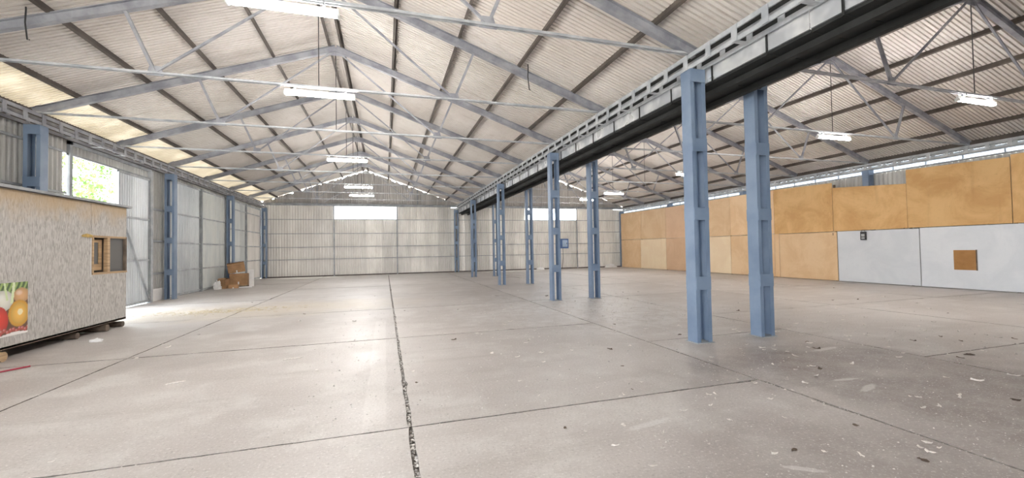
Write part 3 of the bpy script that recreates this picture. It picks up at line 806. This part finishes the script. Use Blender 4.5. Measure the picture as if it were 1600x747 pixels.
# wires hanging from the roof
for (x, y, z, L, lb) in ((-5.47, 8.55, 5.62, .58, 'short dark wire hanging from the roof above the kiosk'), (3.03, 8.55, 5.62, .58, 'short dark wire hanging from the roof near the ladder girder')):
    t = thing('hanging_wire', lb, 'wire', (x, y, z+.0))
    MB().tube([(0, 0, .12), (.01, 0, -.1), (0, .0, -.3), (.03, 0, -L), (.06, 0, -L-.0)], .011, 6).build('wire', 'wire', t)
    MB().box(-.05, .05, -.04, .04, .08, .2).build('clamp', 'wire', t)

# ------------------------------------------------------------------ floor litter
def leaf_mesh(seed, mat, slim):
    r = random.Random(seed); n = 9; mb = MB(); top = []
    for i in range(n):
        a = i/n*2*math.pi; k = r.uniform(.6, 1.1)
        top.append((.5*k*math.cos(a), .5*slim*k*math.sin(a), r.uniform(.02, .26)*(.4+abs(math.cos(a)))*.5))
    mb.v = [(0, 0, .035)]+top+[(0, 0, .0)]+[(x, y, max(0, z-.03)) for x, y, z in top]
    for i in range(n):
        j = (i+1) % n; mb.f += [(0, 1+i, 1+j), (n+1, n+2+j, n+2+i), (1+i, n+2+i, n+2+j, 1+j)]
    return mb.mesh('leaf', mat)
PALE = [leaf_mesh(i, 'leafpale', .3+.1*(i % 4)) for i in range(6)]
DARK = [leaf_mesh(20+i, 'leafdark', .35+.1*i) for i in range(3)]
LEAVES = [(-1.31, 6.86, .17), (-2.45, 6.10, .14)]      # spots kept free of grit
def litter(x, y, size, dark=False):
    me = R.choice(DARK if dark else PALE)
    o = put('dry_leaf', me, None, (x, y, .001), (0, 0, R.uniform(0, 6.3))); s = size; o.scale = (s, s, s*R.uniform(1.0, 1.7)); LEAVES.append((x, y, s))
    tag(o, 'small dark curled leaf scrap lying on the concrete floor' if dark else 'small pale dry leaf scrap lying on the concrete floor', 'leaf', 'dark leaf scraps on the floor' if dark else 'pale leaf scraps on the floor')
cnt = 0
while cnt < 250:
    if R.random() < .62: x, y = R.uniform(1.5, 9.5), 2.0+abs(R.gauss(0, 3.2))
    else: x, y = R.uniform(-5, 16), R.uniform(2.2, 16)
    d = math.hypot(x, y); ang = math.degrees(math.atan2(x, y))
    if not -34 < ang < 68: continue
    if x < -4.9 and y < 12: continue
    if y > 3 and x < 1 and R.random() < .5: continue
    if -6.5 < x < -2 and 11.5 < y < 15: continue
    if any(abs(x-c) < .3 and abs(y-Y0) < .3 for c in (XA, XB)): continue
    litter(x, y, R.uniform(.04, .085)*(1 if d < 6 else 1.5), R.random() < .17); cnt += 1

# grit along the joints and over the slabs
def grit():
    mb = MB(); r = random.Random(11)
    def chip(x, y, s, z=0):
        if any(abs(x-a) < b+.02 and abs(y-c) < b+.02 for a, c, b in LEAVES): return
        a = r.uniform(0, 6.3); vs = []
        for k in range(4):
            vs.append((x+s*r.uniform(.7, 1.2)*math.cos(a+k*1.57), y+s*r.uniform(.5, 1.)*math.sin(a+k*1.57), z+s*.15*r.random()))
        vs.append((x+r.uniform(-.3, .3)*s, y+r.uniform(-.3, .3)*s, z+s*r.uniform(.5, .9))); vs.append((x, y, z-s*.1))
        mb.add(vs, [(0, 1, 4), (1, 2, 4), (2, 3, 4), (3, 0, 4), (1, 0, 5), (2, 1, 5), (3, 2, 5), (0, 3, 5)])
    for xj, y0, y1, n in ((.2, 2.2, 12, 700), (4.1, 1.5, 12, 420), (6.97, 2.5, 9, 200), (-3.75, 4, 14, 120)):
        for i in range(n):
            y = y0+(y1-y0)*r.random()**1.5; chip(xj+r.gauss(0, .022), y, r.uniform(.006, .020), -.015)
    for yj, x0, x1, n in ((3.83, -3, 4.1, 60), (7.8, -5, 4.1, 60), (3.83, 7, 10.5, 60), (5.95, 4.1, 7, 30)):
        for i in range(n): chip(x0+(x1-x0)*r.random(), yj+r.gauss(0, .02), r.uniform(.006, .016), -.012)
    for i in range(4200):
        x, y = r.uniform(-5, 13), 1.8+abs(r.gauss(0, 4.5))
        if r.random() < .6: x, y = r.uniform(2, 8.5), 1.6+abs(r.gauss(0, 2.6))
        if x < -4.9 and y < 12: continue
        chip(x, y, .003+.008*r.random()**2)
    for i in range(900):
        x, y = r.gauss(5.2, 1.9), r.gauss(9.8, 2.6)
        if y > 4.5: chip(x, y, r.uniform(.006, .02))
    for i in range(1600):
        x, y = r.uniform(-1, 9.5), 4+abs(r.gauss(0, 5))
        chip(x, y, r.uniform(.006, .016))
    o = mb.build('grit', 'grit'); o['kind'] = 'stuff'; tag(o, 'pale grit and crumbs strewn over the concrete floor and its joints', 'grit')
grit()
def straw():
    mb = MB(); r = random.Random(4); LV = [l for l in LEAVES if -8 < l[0] < 0 and 10 < l[1] < 17]
    for i in range(320):
        x, y = r.gauss(-4.2, .8), r.gauss(13.2, .28); a = r.uniform(0, 6.3); L = r.uniform(.04, .12)
        if x < -5.2 and y < 12: continue
        if any(abs(x-a) < b+.12 and abs(y-c) < b+.12 for a, c, b in LV): continue
        dx, dy = math.cos(a)*L/2, math.sin(a)*L/2
        mb.bar((x-dx, y-dy, .006+r.random()*.01), (x+dx, y+dy, .006+r.random()*.015), .005, .004, (0, 0, 1))
    o = mb.build('straw', 'straw'); o['kind'] = 'stuff'; tag(o, 'thin scatter of yellow straw on the floor past the kiosk', 'straw')
straw()

# ------------------------------------------------------------------ trees outside the open side door
def tree(loc, h, rad, seed, label):
    r = random.Random(seed); t = thing('leafy_tree', label, 'tree', loc)
    MB().tube([(0, 0, 0), (.1, .05, h*.35), (.0, -.1, h*.7)], [.16, .12, .05], 10).build('trunk', 'bark', t)
    mb = MB(); cl = [(r.gauss(0, rad*.5), r.gauss(0, rad*.5), h*.32+r.random()*h*.62, r.uniform(.5, .95)) for _ in range(26)]
    for cx_, cy_, cz_, cr in cl:
        for i in range(95):
            v = Vector((r.gauss(0, 1), r.gauss(0, 1), r.gauss(0, .8))).normalized()*cr*r.random()**.4
            a = Vector((r.gauss(0, 1), r.gauss(0, 1), r.gauss(0, 1))).normalized()*r.uniform(.06, .13); b = a.orthogonal().normalized()*a.length*.5
            p = Vector((cx_, cy_, cz_))+v
            mb.add([p-a, p+b, p+a*1.1, p-b], [(0, 1, 2), (0, 2, 3)])
    f = mb.build('foliage', 'foliage', t); f['kind'] = 'stuff'
tree((-13.5, 25.0, -.14), 7.2, 2.4, 1, 'light green tree outside the open side door')
tree((-18.0, 28.5, -.14), 8.5, 3.0, 2, 'taller pale green tree farther out beyond the side door')
